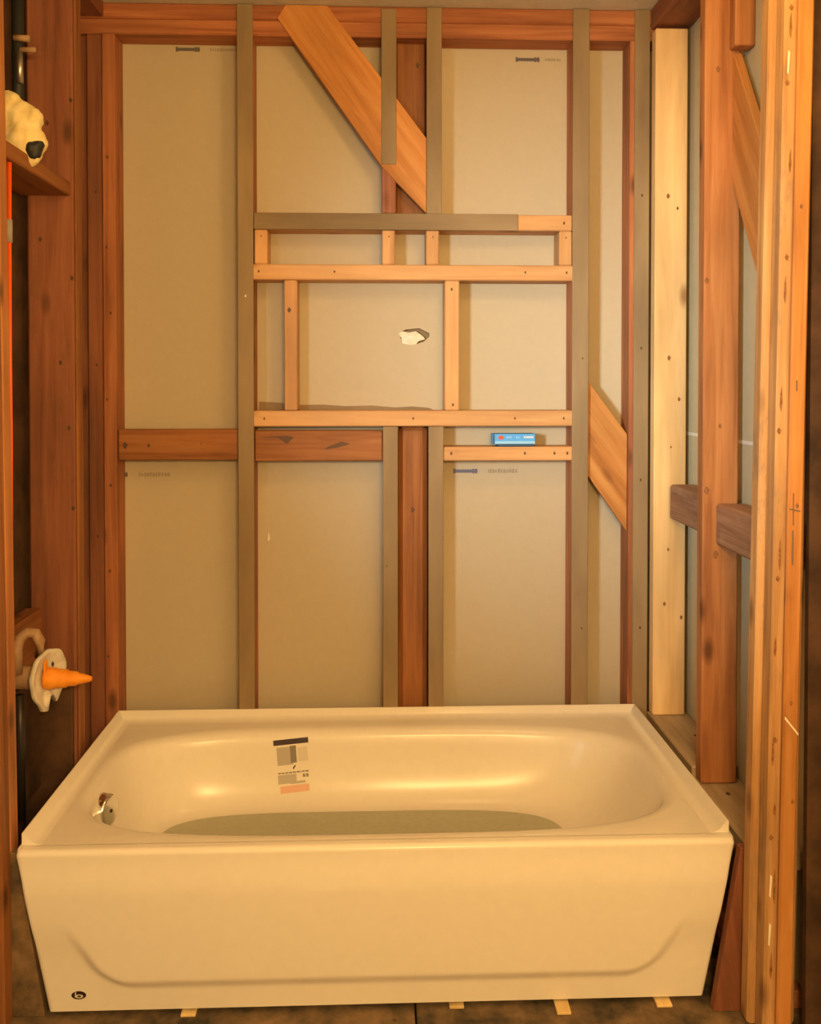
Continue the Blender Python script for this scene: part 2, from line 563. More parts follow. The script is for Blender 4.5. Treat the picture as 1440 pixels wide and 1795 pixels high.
# left corner: a red stud and a second one set back beside it
s = stud((-0.800, -0.762), (ZB, ZT), 'red', False, label='old red corner stud at the left end of the back wall')
for zz in (2.0, 1.74, 1.55, 1.30, 1.05, 0.8, 0.55):
    nail(s, (-0.781 + random.uniform(-0.01, 0.01), -0.0005, zz), r=0.005)
s = stud((-0.845, -0.802), (ZB, ZT), 'darkred', False, y=(0.006, DW - 0.001))
for zz in (1.9, 1.4, 0.9):
    nail(s, (-0.82, 0.0055, zz), r=0.005)
stud((-0.928, -0.847), (ZB, ZT), 'darkred', False, y=(0.020, DW - 0.001))
SZ = (ZB, CEIL - 0.002)
s1 = stud((-0.410, -0.366), (ZB, ZT), 'red', strip_z=SZ)
nail(s1, (-0.388, -STRIP - 0.0005, 1.60), r=0.0042, mat='white_print', name='screw')
s2u = stud((0.008, 0.050), (1.842, ZT), 'darkred', True, strip_z=(1.985, ZT + 0.08), label='upper stud whose strip stops short above the niche')
s3u = stud((0.140, 0.182), (1.842, ZT), 'red', True, strip_z=(1.842, ZT + 0.085))
s2l = stud((0.012, 0.054), (ZB, 1.219), 'red')
nail(s2l, (0.022, -STRIP - 0.0005, 0.81), r=0.003)
s3l = stud((0.146, 0.188), (ZB, 1.219), 'red')
s4 = stud((0.570, 0.617), (ZB, ZT), 'red', strip_z=SZ)
for zz in (0.62, 1.42):
    nail(s4, (0.60, -STRIP - 0.0005, zz), r=0.0035)
s5 = stud((0.740, 0.797), (ZB, ZT), 'red', strip_z=SZ, sx=(0.752, 0.797), label='right corner stud with an olive strip')
for zz in (1.45, 1.06, 0.62, 1.9):
    nail(s5, (0.775, -STRIP - 0.0005, zz), r=0.0045)
# flat studs between the two middle studs
c_up = board('stud', 'brown', wb_, (0.052, 0.138), (0.045, DW - 0.001), (1.842, ZT), 'z', 0.004, label='wide flat stud behind the end of the diagonal brace')
c_lo = board('stud', 'brown', wb_, (0.057, 0.143), (0.030, DW - 0.001), (ZB, 1.219), 'z', 0.014, label='round-edged brown stud between the two lower middle studs')
nail(c_lo, (0.10, 0.0295, 0.97), r=0.008)
nail(c_up, (0.115, 0.0445, 2.29), r=0.008)
# diagonal brace let in at the top: a wide board from the top plate down to the niche header
slanted('diagonal_brace', 'orange', wb_, [(-0.295, 2.405), (0.010, 1.975), (0.1385, 1.843), (0.1385, 2.062), (-0.150, 2.443), (-0.270, 2.443)], -0.003, 0.020,
        label='wide orange diagonal brace below the ceiling', grain=(0.6, 0, -0.8))
slanted('diagonal_brace', 'orange', wb_, [(0.619, 1.355), (0.619, 1.075), (0.739, 0.905), (0.739, 1.195)], 0.012, 0.035,
        label='short diagonal brace in the narrow right bay', grain=(0.57, 0, -0.8))
# blocking between the left studs
b = board('fire_block', 'brown', wb_, (-0.760, -0.412), (0.006, 0.045), (1.122, 1.212), 'x', label='brown blocking board between corner stud and first stud')
nail(b, (-0.74, 0.0055, 1.165), r=0.010); nail(b, (-0.672, 0.0055, 1.165), r=0.006); nail(b, (-0.52, 0.0055, 1.170), r=0.003)
b = board('fire_block', 'brown', wb_, (-0.364, 0.010), (0.006, 0.045), (1.118, 1.208), 'x', label='brown blocking board with dark splits under the niche')
for pts in ([(-0.355, 1.188), (-0.27, 1.193), (-0.25, 1.188), (-0.27, 1.168), (-0.295, 1.186)], [(-0.15, 1.160), (-0.11, 1.175), (-0.085, 1.168), (-0.12, 1.158), (-0.16, 1.152)]):
    slanted('split', 'nail', b, pts, 0.0052, 0.0062)
# new niche framing
XL, XR = -0.3635, 0.5695
h1 = board('niche_header', 'new', wb_, (XL, XR), (0.0, DW - 0.002), (1.795, 1.841), 'x', label='top header of the niche frame, strip on all but its right end')
board('furring_or_lit_edge', 'strip', h1, (XL, 0.408), (-STRIP, 0.0), (1.794, 1.842), 'x', 0.0015)
nail(h1, (0.545, -0.0005, 1.818), r=0.005)
for x0 in (-0.3630, 0.009, 0.138, 0.531):
    c = board('cripple', 'new', wb_, (x0, x0 + 0.038), (0.0, DW - 0.003), (1.6935, 1.7945), 'z')
    nail(c, (x0 + 0.02, -0.0005, 1.775), r=0.003)
h2 = board('niche_header', 'new', wb_, (XL - 0.004, XR + 0.004), (-0.004, DW - 0.002), (1.648, 1.6930), 'x', label='second pine header across the niche')
for x0 in (-0.350, -0.13, 0.43, 0.552):
    nail(h2, (x0, -0.0045, 1.672), r=0.0042)
v1 = board('niche_stud', 'new', wb_, (-0.277, -0.239), (0.0, DW - 0.003), (1.2665, 1.6475), 'z', label='left upright of the niche')
nail(v1, (-0.262, -0.0005, 1.56), r=0.008)
v2 = board('niche_stud', 'new', wb_, (0.193, 0.236), (-0.002, DW - 0.003), (1.2665, 1.6475), 'z', label='right upright of the niche')
nail(v2, (0.213, -0.0025, 1.622), r=0.005); nail(v2, (0.217, -0.0025, 1.283), r=0.005)
h3 = board('niche_sill', 'new', wb_, (XL - 0.004, XR + 0.004), (-0.004, DW - 0.002), (1.2200, 1.2660), 'x', label='long pine sill of the niche')
for x0 in (-0.335, 0.10, 0.40, 0.545):
    nail(h3, (x0, -0.0045, 1.243), r=0.0042)
h4 = board('shelf_block', 'new', wb_, (0.1895, XR + 0.004), (-0.003, DW - 0.002), (1.1180, 1.1590), 'x', label='short pine block carrying the blue box')
for x0 in (0.212, 0.43, 0.518, 0.556):
    nail(h4, (x0, -0.0035, 1.140), r=0.005)

# ------------------------------------------------------------------ left wall
wl = tag(empty('wall_left'), 'dark open stud wall with plumbing at the drain end of the tub', kind='structure')
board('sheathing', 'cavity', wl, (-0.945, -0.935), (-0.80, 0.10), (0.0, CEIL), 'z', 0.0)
L2 = board('stud', 'darkred', wl, (-0.915, -0.792), (-0.270, -0.226), (0.045, 2.40), 'z', 0.006, label='wide dark red stud beside the plumbing bay')
for (xx, zz) in ((-0.86, 2.02), (-0.88, 1.72), (-0.80, 1.62), (-0.80, 2.08), (-0.81, 1.23), (-0.80, 1.02), (-0.83, 1.40)):
    nail(L2, (xx, -0.2705, zz), r=0.007)
board('furring_or_lit_edge', 'brown', L2, (-0.792, -0.786), (-0.270, -0.228), (0.05, 2.40), 'z', 0.0015, label='strip in a lighter wood colour for the lit edge of the stud')  # lighter wood colour puts the light on the stud's tub-side edge
board('bottom_plate', 'darkred', wl, (-0.93, -0.792), (-0.76, -0.01), (0.0, 0.045), 'y')
board('top_plate', 'darkred', wl, (-0.93, -0.792), (-0.76, -0.001), (2.401, 2.4445), 'y')
LF = board('stud', 'stud_red', wl, (-0.900, -0.802), (-0.735, -0.692), (0.046, 2.40), 'z', 0.004, lean=(0.022, 0), label='orange stud at the front end of the plumbing wall')
board('stud', 'brown', wl, (-0.905, -0.800), (-0.785, -0.740), (0.0, 2.40), 'z', 0.004, lean=(0.022, 0))
blk = board('plumbing_block', 'brown', wl, (-0.93, -0.800), (-0.690, -0.272), (1.832, 1.868), 'y', 0.003, label='horizontal block carrying the shower fitting')
board('dark_board', 'cavity', wl, (-0.925, -0.800), (-0.288, -0.272), (0.05, 0.585), 'z', 0.003, label='very dark board in front of the wide stud')  # near-black flat board over the lower part of the stud
board('valve_block', 'cavity', wl, (-0.925, -0.880), (-0.685, -0.290), (0.30, 0.60), 'y', 0.003, label='very dark board below the valve')  # near-black board across the bay below the valve
board('valve_block', 'brown', wl, (-0.925, -0.880), (-0.685, -0.272), (0.62, 0.76), 'y', 0.003)

# ------------------------------------------------------------------ right wall
wr = tag(empty('wall_right'), 'open stud wall with grey drywall at the sloping end of the tub', kind='structure')
dr = board('drywall_panel', 'drywall_grey', wr, (0.912, 0.925), (-0.80, 0.088), (0.0, 1.196), 'y', 0.0)
board('drywall_panel', 'drywall_grey', wr, (0.912, 0.925), (-0.80, 0.088), (1.201, CEIL), 'y', 0.0)
board('joint_tape', 'white_trim', wr, (0.9105, 0.9118), (-0.80, 0.0), (1.194, 1.203), 'y', 0.0, label='pale seam between the drywall sheets')
board('top_plate', 'darkred', wr, (0.800, 0.910), (-0.86, -0.002), (2.385, 2.4445), 'y')
board('bottom_plate', 'red', wr, (0.800, 0.910), (-0.775, -0.001), (0.0, 0.040), 'y')
P1 = board('stud', 'pine', wr, (0.802, 0.897), (-0.046, -0.006), (0.372, 2.375), 'z', 0.003, label='pale new pine stud by the right corner')
for (xx, zz, rr) in ((0.84, 1.89, 0.006), (0.868, 1.855, 0.004), (0.845, 1.42, 0.006), (0.875, 1.30, 0.005), (0.845, 0.86, 0.004), (0.835, 0.70, 0.005), (0.885, 0.66, 0.005), (0.852, 1.16, 0.003)):
    nail(P1, (xx, -0.0465, zz), r=rr * 1.3, mat='knot', name='knot')
P2 = board('stud', 'stud_red', wr, (0.803, 0.893), (-0.446, -0.404), (0.345, 2.384), 'z', 0.004, label='red-brown stud in the middle of the right wall')
for (xx, zz, rr) in ((0.835, 2.12, 0.008), (0.845, 1.24, 0.006), (0.835, 0.92, 0.011), (0.812, 1.08, 0.010), (0.81, 1.60, 0.008)):
    nail(P2, (xx, -0.4465, zz), r=rr, mat='knot', name='knot')
board('cripple', 'stud_red', wr, (0.862, 0.911), (-0.486, -0.4465), (2.165, 2.384), 'z', 0.003, label='short board above the right brace')
# diagonal brace flat against the drywall
slanted('diagonal_brace', 'orange', wr, [(-0.4465, 2.16), (-0.4465, 1.84), (-0.78, 1.30), (-0.78, 1.63)], 0.872, 0.894, plane='x', label='diagonal brace on the right wall', grain=(0, -0.53, -0.85))
# blocking
b = board('fire_block', 'block', wr, (0.838, 0.911), (-0.4035, -0.080), (0.955, 1.055), 'y', 0.006, label='weathered block behind the red-brown stud')
b = board('fire_block', 'block', wr, (0.835, 0.911), (-0.775, -0.4465), (0.945, 1.048), 'y', 0.006, label='weathered block next to the doorway post')
s = board('sill_block', 'sill', wr, (0.795, 0.911), (-0.402, -0.006), (0.330, 0.371), 'y', 0.003, label='dusty ledge block behind the tub rim')
nail(s, (0.875, -0.20, 0.3715), (0, 0, 1), 0.007)
s = board('sill_block', 'sill', wr, (0.795, 0.911), (-0.775, -0.4035), (0.300, 0.344), 'y', 0.003, label='dusty ledge block by the doorway post')
nail(s, (0.850, -0.50, 0.3445), (0, 0, 1), 0.008)
# doorway post: two worn studs nailed together, leaning slightly in at the foot
LEAN = (-0.036, 0)
PA = board('doorway_post', 'post', wr, (0.804, 0.905), (-0.822, -0.780), (0.0, 2.384), 'z', 0.006, lean=LEAN, label='far stud of the worn doorway post')
PB = board('doorway_post', 'post', wr, (0.818, 0.878), (-0.866, -0.8225), (0.0, 2.44), 'z', 0.005, lean=LEAN, label='near stud of the worn doorway post')
PC = board('edge_strip', 'orange', wr, (0.840, 0.872), (-0.880, -0.8665), (0.0, 2.44), 'z', 0.004, lean=LEAN, label='orange strip down the face of the doorway post')


def on_post(z, x, y):
    """a point of the leaning post's face at height z"""
    return x + LEAN[0] * (1 - z / 2.44), y


for zz, xx in ((1.95, 0.825), (1.6, 0.832), (1.25, 0.824), (0.95, 0.828), (0.62, 0.83), (0.42, 0.826), (2.1, 0.83)):
    xw, yw = on_post(zz, xx, -0.8668)
    nail(PB, (xw, yw, zz), r=0.006, mat='knot', name='knot')
for zz, xx in ((2.15, 0.86), (1.7, 0.853), (1.1, 0.858), (0.7, 0.855), (0.5, 0.862)):
    xw, yw = on_post(zz, xx, -0.8808)
    nail(PC, (xw, yw, zz), r=0.005, mat='knot', name='knot')
for z0, z1, x0, x1, m in ((1.125, 1.06, 0.849, 0.8515, 'pencil'), (1.05, 0.98, 0.849, 0.852, 'pencil'), (1.352, 1.33, 0.850, 0.853, 'pencil')):
    xa, _ = on_post((z0 + z1) / 2, x0, 0)
    slanted('pencil_mark', m, PC, [(xa, z1), (xa + x1 - x0, z1), (xa + x1 - x0, z0), (xa, z0)], -0.8812, -0.8803)
xa, _ = on_post(1.09, 0.842, 0)
slanted('pencil_mark', 'pencil', PC, [(xa, 1.092), (xa + 0.022, 1.087), (xa + 0.022, 1.090), (xa, 1.095)], -0.8812, -0.8803)
xa, _ = on_post(0.66, 0.842, 0)
slanted('chalk_scuff', 'chalk', PC, [(xa, 0.668), (xa + 0.028, 0.634), (xa + 0.028, 0.639), (xa, 0.674)], -0.8812, -0.8803)
rnd = random.Random(11)
for zz in (2.05, 1.78, 1.52, 1.30, 0.98, 0.80, 0.58, 0.47, 0.30, 0.14):
    xa, _ = on_post(zz, 0.824 + rnd.uniform(-0.002, 0.008), 0)
    h_ = rnd.uniform(0.02, 0.06)
    slanted('dark_scar', 'knot', PB, [(xa, zz), (xa + 0.003, zz - h_ * 0.3), (xa + 0.0055, zz + h_ * 0.2), (xa + 0.004, zz + h_), (xa + 0.001, zz + h_ * 0.6)], -0.8671, -0.8663)
for zz in (0.20, 0.30, 2.2, 1.97):
    xa, _ = on_post(zz, 0.824, 0)
    slanted('chalk_scuff', 'chalk', PB, [(xa, zz), (xa + 0.003, zz - 0.004), (xa + 0.006, zz + 0.04), (xa + 0.002, zz + 0.045)], -0.8672, -0.8663)

# tapered filler boards closing the gaps beside the tub front
tr2 = slanted('trim_2', 'darkred', None, [(0.713, 0.0), (0.800, 0.0), (0.800, 0.352), (0.771, 0.352)], -0.776, -0.752, grain=(-0.1, 0, 1))
tag(tr2, 'tapered brown filler board between tub front and doorway post', kind='structure')
tr3 = slanted('trim_3', 'plywood', None, [(-0.713, 0.0), (-0.800, 0.0), (-0.800, 0.352), (-0.771, 0.352)], -0.738, -0.714, grain=(0.1, 0, 1))
tag(tr3, 'tapered brown filler board between tub front and plumbing wall', kind='structure')

board('gap_shade_board', 'cavity', wr, (0.872, 0.960), (-0.862, -0.846), (0.0, CEIL - 0.062), 'z', 0.0, label='dark board standing in for the shaded gap behind the doorway post')  # dark colour of this board gives the gap its shade
# wall beside the doorway and the rest of the room around the photographer
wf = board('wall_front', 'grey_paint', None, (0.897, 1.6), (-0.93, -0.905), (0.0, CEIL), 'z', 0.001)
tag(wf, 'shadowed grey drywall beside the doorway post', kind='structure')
tr = board('trim_1', 'white_trim', None, (0.901, 0.99), (-0.948, -0.9305), (0.0, 0.10), 'x', 0.003)
tag(tr, 'white baseboard at the lower right corner', kind='structure')
wo = board('wall_outer_right', 'paint', None, (1.6, 1.62), (-3.4, -0.93), (0.0, CEIL), 'z', 0.0)
tag(wo, 'painted room wall at the right', kind='structure')
wre = board('wall_rear', 'paint', None, (-1.6, 1.6), (-3.42, -3.4), (0.0, CEIL), 'z', 0.0)
tag(wre, 'painted room wall behind the doorway', kind='structure')
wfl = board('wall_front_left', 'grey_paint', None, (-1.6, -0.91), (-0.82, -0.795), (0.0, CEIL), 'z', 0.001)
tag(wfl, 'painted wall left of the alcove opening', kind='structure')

# ------------------------------------------------------------------ bathtub
tub = tag(empty('bathtub', (0, -0.38, 0.012)), 'white enamel alcove bathtub with a plain panelled front', 'bathtub')
RIM, TW, TF = 0.365, 0.765, -0.76       # rim height, half length, front
NR = 128


def contour(cx, cy, a, b, n):
    out = []
    for k in range(NR):
        t = 2 * PI * k / NR
        c, s_ = math.cos(t), math.sin(t)
        out.append((cx + a * math.copysign(abs(c) ** (2 / n), c), cy + b * math.copysign(abs(s_) ** (2 / n), s_)))
    return out


def build_basin():
    bm = bmesh.new()
    rings = []
    OC = (0.0, -0.396)
    op = contour(OC[0], OC[1], 0.700, 0.305, 3.7)
    # outer edge of the deck
    X0, X1, Y0, Y1 = -TW + 0.008, TW - 0.008, TF + 0.026, -0.006
    outer = []
    for (x, y) in op:
        dx, dy = x - OC[0], y - OC[1]
        sc = min(((X1 if dx > 0 else X0) - OC[0]) / dx if abs(dx) > 1e-9 else 1e9, ((Y1 if dy > 0 else Y0) - OC[1]) / dy if abs(dy) > 1e-9 else 1e9)
        outer.append([OC[0] + dx * sc, OC[1] + dy * sc])
    for cx, cy in ((X0, Y0), (X0, Y1), (X1, Y0), (X1, Y1)):
        k = min(range(NR), key=lambda i: (outer[i][0] - cx) ** 2 + (outer[i][1] - cy) ** 2)
        outer[k] = [cx, cy]
    rings.append([(x, y, RIM) for x, y in outer])
    mid = [((a[0] + b[0]) / 2, (a[1] + b[1]) / 2) for a, b in zip(outer, contour(OC[0], OC[1], 0.718, 0.323, 3.7))]
    rings.append([(x, y, RIM) for x, y in mid])
    for da, dz in ((0.018, 0.0), (0.008, 0.0016), (-0.001, 0.0055), (-0.008, 0.012), (-0.013, 0.022)):
        rings.append([(x, y, RIM - dz) for x, y in contour(OC[0], OC[1], 0.700 + da, 0.305 + da, 3.7)])
    # bowl: straight sloping sides easing into the bottom; the right end slopes gently
    za, zb = RIM - 0.022, 0.170
    A0, A1 = (0.0, -0.396, 0.687, 0.292, 3.7), (-0.045, -0.400, 0.535, 0.205, 4.0)
    NS = 16
    for k in range(1, NS + 1):
        ph = PI / 2 * k / NS
        q = math.sin(ph) ** 0.85
        p = 0.42 * q + 0.58 * (1 - math.cos(ph) ** 0.7)
        par = [a + (b - a) * p for a, b in zip(A0, A1)]
        rings.append([(x, y, za + (zb - za) * q) for x, y in contour(*par)])
    for f in (0.85, 0.65, 0.4, 0.18):
        rings.append([(x, y, zb - 0.004 * (1 - f)) for x, y in contour(-0.045, -0.400, 0.535 * f, 0.205 * f, 4.0)])
    V = [[bm.verts.new(p) for p in r] for r in rings]
    for a, b in zip(V, V[1:]):
        for k in range(NR):
            k2 = (k + 1) % NR
            bm.faces.new((a[k], a[k2], b[k2], b[k]))
    c = bm.verts.new((-0.045, -0.400, zb - 0.0045))
    for k in range(NR):
        bm.faces.new((V[-1][k], V[-1][(k + 1) % NR], c))
    bmesh.ops.recalc_face_normals(bm, faces=bm.faces[:])
    bm.faces.ensure_lookup_table()
    up = sum(1 for f in bm.faces if f.normal.z > 0)
    if up < len(bm.faces) / 2:
        bmesh.ops.reverse_faces(bm, faces=bm.faces[:])
    bvh = BVHTree.FromBMesh(bm)
    return put('basin', mesh_from(bm, 'basin', True), 'enamel', tub), bvh


basin, BVH = build_basin()


def smooth(e0, e1, x):
    t = max(0.0, min(1.0, (x - e0) / (e1 - e0)))
    return t * t * (3 - 2 * t)


def build_apron():
    prof = [(TF + 0.027, RIM)]
    for k in range(9):
        a = PI / 2 * k / 8
        prof.append((TF + 0.012 - 0.012 * math.sin(a), RIM - 0.012 * (1 - math.cos(a))))
    zs = [RIM - 0.012 - (RIM - 0.012 - 0.012) * k / 84 for k in range(1, 85)]
    prof += [(TF + 0.020 * (RIM - 0.012 - z) / (RIM - 0.012), z) for z in zs]
    NU = 260
    bm = bmesh.new()
    rows = []
    zb, r = 0.057, 0.062
    for (y, z) in prof:
        hw = TW - 0.060 * max(0.0, (RIM - 0.012 - z)) / (RIM - 0.024)
        row = [bm.verts.new((-hw + 0.002, y + 0.035, z)), bm.verts.new((-hw, y + 0.010, z)), bm.verts.new((-hw + 0.0015, y + 0.004, z - (0.002 if z > RIM - 0.006 else 0)))]
        for k in range(NU + 1):
            x = (-1 + 2 * k / NU) * (hw - 0.006)
            pw = 0.596 + (z - 0.07) * 0.62
            d1, d2 = z - zb, (pw - abs(x)) * 0.85
            d = r - math.hypot(r - d1, r - d2) if (d1 < r and d2 < r) else min(d1, d2)
            amp = 1 - smooth(0.11, 0.22, z)
            lift = 1 - (1 - smooth(0.0, 0.026, d)) * amp
            row.append(bm.verts.new((x, y - 0.0085 * lift * smooth(RIM - 0.01, RIM - 0.10, z), z)))
        row += [bm.verts.new((hw - 0.0015, y + 0.004, z - (0.002 if z > RIM - 0.006 else 0))), bm.verts.new((hw, y + 0.010, z)), bm.verts.new((hw - 0.002, y + 0.035, z))]
        rows.append(row)
    for a, b in zip(rows, rows[1:]):
        for k in range(len(a) - 1):
            bm.faces.new((a[k], b[k], b[k + 1], a[k + 1]))
    bmesh.ops.recalc_face_normals(bm, faces=bm.faces[:])
    bm.faces.ensure_lookup_table()
    if sum(f.normal.y for f in bm.faces) > 0:
        bmesh.ops.reverse_faces(bm, faces=bm.faces[:])
    return put('apron', mesh_from(bm, 'apron', True), 'enamel', tub)


apron = build_apron()


def build_flange():
    prof = [(0.0, RIM - 0.012), (0.0, RIM + 0.024), (0.0015, RIM + 0.027), (0.004, RIM + 0.027), (0.007, RIM + 0.024), (0.016, RIM + 0.012), (0.022, RIM + 0.0055), (0.030, RIM + 0.0018), (0.042, RIM + 0.0003)]
    X, Yb, Yf = TW - 0.003, -0.002, TF + 0.034
    bm = bmesh.new()
    cols = []
    for d, z in prof:
        pts = [(-X + d, Yf - 0.004, z), (-X + d, Yf + 0.05, z), (-X + d, Yb - d, z), (X - d, Yb - d, z), (X - d, Yf + 0.05, z), (X - d, Yf - 0.004, z)]
        cols.append([bm.verts.new(p) for p in pts])
    for a, b in zip(cols, cols[1:]):
        for k in range(len(a) - 1):
            bm.faces.new((a[k], a[k + 1], b[k + 1], b[k]))
    for e in (0, -1):
        bm.faces.new([c[e] for c in cols])
    bmesh.ops.recalc_face_normals(bm, faces=bm.faces[:])
    sh = [f for f in bm.faces]
    for f in sh:
        f.smooth = True
    for f in bm.faces:
        if len(f.verts) > 4:
            f.smooth = False
    for e in bm.edges:
        if e.calc_face_angle(0) > 0.7:
            e.smooth = False
    me = mesh_from(bm, 'tile_flange')
    return put('tile_flange', me, 'enamel', tub)


build_flange()


def surf(x0, z0, y0=-0.40, d=(0, 1, 0)):
    """point and normal where a horizontal line meets the bowl"""
    loc, nor, i, dist = BVH.ray_cast(Vector((x0, y0, z0)), Vector(d))
    return loc, nor


# tub bottom, a duller grey-green than the glossy sides
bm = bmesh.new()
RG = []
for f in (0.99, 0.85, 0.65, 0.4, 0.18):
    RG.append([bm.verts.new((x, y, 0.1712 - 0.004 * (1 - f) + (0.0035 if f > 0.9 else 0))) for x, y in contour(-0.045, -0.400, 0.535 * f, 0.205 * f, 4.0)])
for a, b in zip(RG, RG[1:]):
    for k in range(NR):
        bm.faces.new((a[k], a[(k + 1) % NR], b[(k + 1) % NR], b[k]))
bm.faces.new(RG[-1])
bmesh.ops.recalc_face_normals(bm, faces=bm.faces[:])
put('bottom_surface', mesh_from(bm, 'bottom_surface', True), 'tub_bottom', tub)['label'] = 'dull grey-green bottom of the tub'


# overflow plate on the drain end, clear disc beside it
def on_end(y0, z0):
    return BVH.ray_cast(Vector((0, y0, z0)), Vector((-1, 0, 0)))[:2]


loc, nor = on_end(-0.435, 0.300)
nor = (nor + Vector((0.7, -0.45, -0.25))).normalized()
ov = lathe('overflow_plate', [(0, 0.018), (0.032, 0.0182), (0.037, 0.0165), (0.039, 0.012), (0.039, -0.004), (0.040, -0.010), (0, -0.010)], 'chrome', tub, facing(loc, nor), 36)
ov['label'] = 'round chrome overflow cover'
lathe('screw', [(0, 0.0205), (0.004, 0.020), (0.0045, 0.018), (0, 0.018)], 'dark_metal', ov, facing(loc, nor), 12)
bm = bmesh.new()
loc2, nor2 = on_end(-0.540, 0.300)
lathe('clear_sticker', [(0.0, 0.0015), (0.011, 0.0015), (0.0125, 0.003), (0.014, 0.0015), (0.015, 0.0)], 'label_pale', tub, facing(loc2, nor2), 24)['label'] = 'small clear round sticker'


# paper label stuck on the far inner side; its pieces follow the curved enamel
def decal(name, mat, parent, u0, u1, v0, v1, lift, origin, ux, uz, skew=0.0, nu=6, nv=4, poly=None):
    bm = bmesh.new()

    def P(u, v):
        x = origin[0] + u * ux[0] + v * uz[0]
        z = origin[1] + u * ux[1] + v * uz[1]
        l, n = surf(x, z)
        return l + n * lift
    if poly:
        bm.faces.new([bm.verts.new(P(u, v)) for u, v in poly])
    else:
        g = [[bm.verts.new(P(u0 + (u1 - u0) * i / nu, v0 + (v1 - v0) * j / nv)) for i in range(nu + 1)] for j in range(nv + 1)]
        for j in range(nv):
            for i in range(nu):
                bm.faces.new((g[j][i], g[j][i + 1], g[j + 1][i + 1], g[j + 1][i]))
    return put(name, mesh_from(bm, name), mat, parent)


LO = (-0.300, 0.338)
UX, UZ = (0.998, 0.075), (0.10, -1.0)   # slightly turned on the enamel
lab = decal('paper_label', 'enamel', tub, 0.0, 0.100, 0.0, 0.145, 0.0006, LO, UX, UZ, nu=10, nv=14)
lab['label'] = 'printed label stuck inside the tub'
decal('label_bar', 'label_black', lab, 0.0, 0.098, 0.0, 0.014, 0.0012, LO, UX, UZ)
decal('label_picture', 'label_grey', lab, 0.008, 0.052, 0.020, 0.066, 0.0012, LO, UX, UZ)
decal('label_picture', 'label_dark', lab, 0.045, 0.062, 0.018, 0.062, 0.0016, LO, UX, UZ)
decal('label_picture', 'label_black', lab, 0.050, 0.058, 0.068, 0.077, 0.0018, LO, UX, UZ, poly=[(0.050, 0.074), (0.058, 0.066), (0.057, 0.072), (0.050, 0.080)])
decal('label_picture', 'label_pale', lab, 0.066, 0.094, 0.024, 0.060, 0.0012, LO, UX, UZ)
rnd = random.Random(5)
u = 0.008
while u < 0.092:
    w = rnd.uniform(0.003, 0.010)
    decal('label_text', 'label_dark', lab, u, min(u + w, 0.094), 0.084, 0.0875, 0.0013, LO, UX, UZ, nu=1, nv=1)
    u += w + 0.0018
for u0 in (0.076, 0.085):
    decal('label_text', 'label_dark', lab, u0, u0 + 0.0065, 0.092, 0.100, 0.0013, LO, UX, UZ, nu=1, nv=1)
decal('label_panel', 'label_grey', lab, 0.007, 0.058, 0.090, 0.112, 0.0012, LO, UX, UZ)
decal('label_panel', 'label_grey', lab, 0.040, 0.082, 0.108, 0.114, 0.0013, LO, UX, UZ, nv=1)
decal('label_panel', 'label_peach', lab, 0.012, 0.092, 0.117, 0.134, 0.0012, LO, UX, UZ)

# maker's oval at the apron's lower left corner
AY = TF + 0.020 * 0.9


def ellipse(name, cx, cz, a, b, y, mat, parent, n=28, inner=0.0):
    bm = bmesh.new()
    o = [bm.verts.new((cx + a * math.cos(2 * PI * k / n), y, cz + b * math.sin(2 * PI * k / n))) for k in range(n)]
    if inner:
        i_ = [bm.verts.new((cx + inner * a * math.cos(2 * PI * k / n), y, cz + inner * b * math.sin(2 * PI * k / n))) for k in range(n)]
        for k in range(n):
            bm.faces.new((o[k], o[(k + 1) % n], i_[(k + 1) % n], i_[k]))
    else:
        bm.faces.new(o)
    return put(name, mesh_from(bm, name), mat, parent)


OX, OZ = -0.640, 0.048
ovl = ellipse('maker_oval', OX, OZ, 0.0155, 0.0088, AY - 0.0014, 'label_black', tub)
ovl['label'] = 'small dark oval maker mark with a pale letter b'
ellipse('maker_letter', OX + 0.001, OZ - 0.002, 0.0085, 0.0042, AY - 0.0019, 'label_pale', ovl, inner=0.45)
slanted('maker_letter', 'label_pale', ovl, [(OX - 0.0085, OZ - 0.004), (OX - 0.0058, OZ - 0.004), (OX - 0.0052, OZ + 0.007), (OX - 0.0078, OZ + 0.007)], AY - 0.0022, AY - 0.0016)

# shims under the apron
for (x0, x1, y0, lab_) in ((-0.425, -0.393, -0.752, 'small pale wood shim under the tub nearest the oval maker mark'),
                           (0.148, 0.180, -0.748, 'thin pale wood shim under the middle of the tub front'),
                           (0.376, 0.407, -0.775, 'longest pale wood shim, sticking out under the tub front'),
                           (0.596, 0.630, -0.760, 'pale wood shim under the tub nearest the doorway post')):
    sh = slanted('wood_shim', 'shim', None, [(y0, 0.0), (y0 + 0.09, 0.0), (y0 + 0.09, 0.011), (y0, 0.006)], x0, x1, plane='x')
    tag(sh, lab_, 'shim', 'shims under the tub')

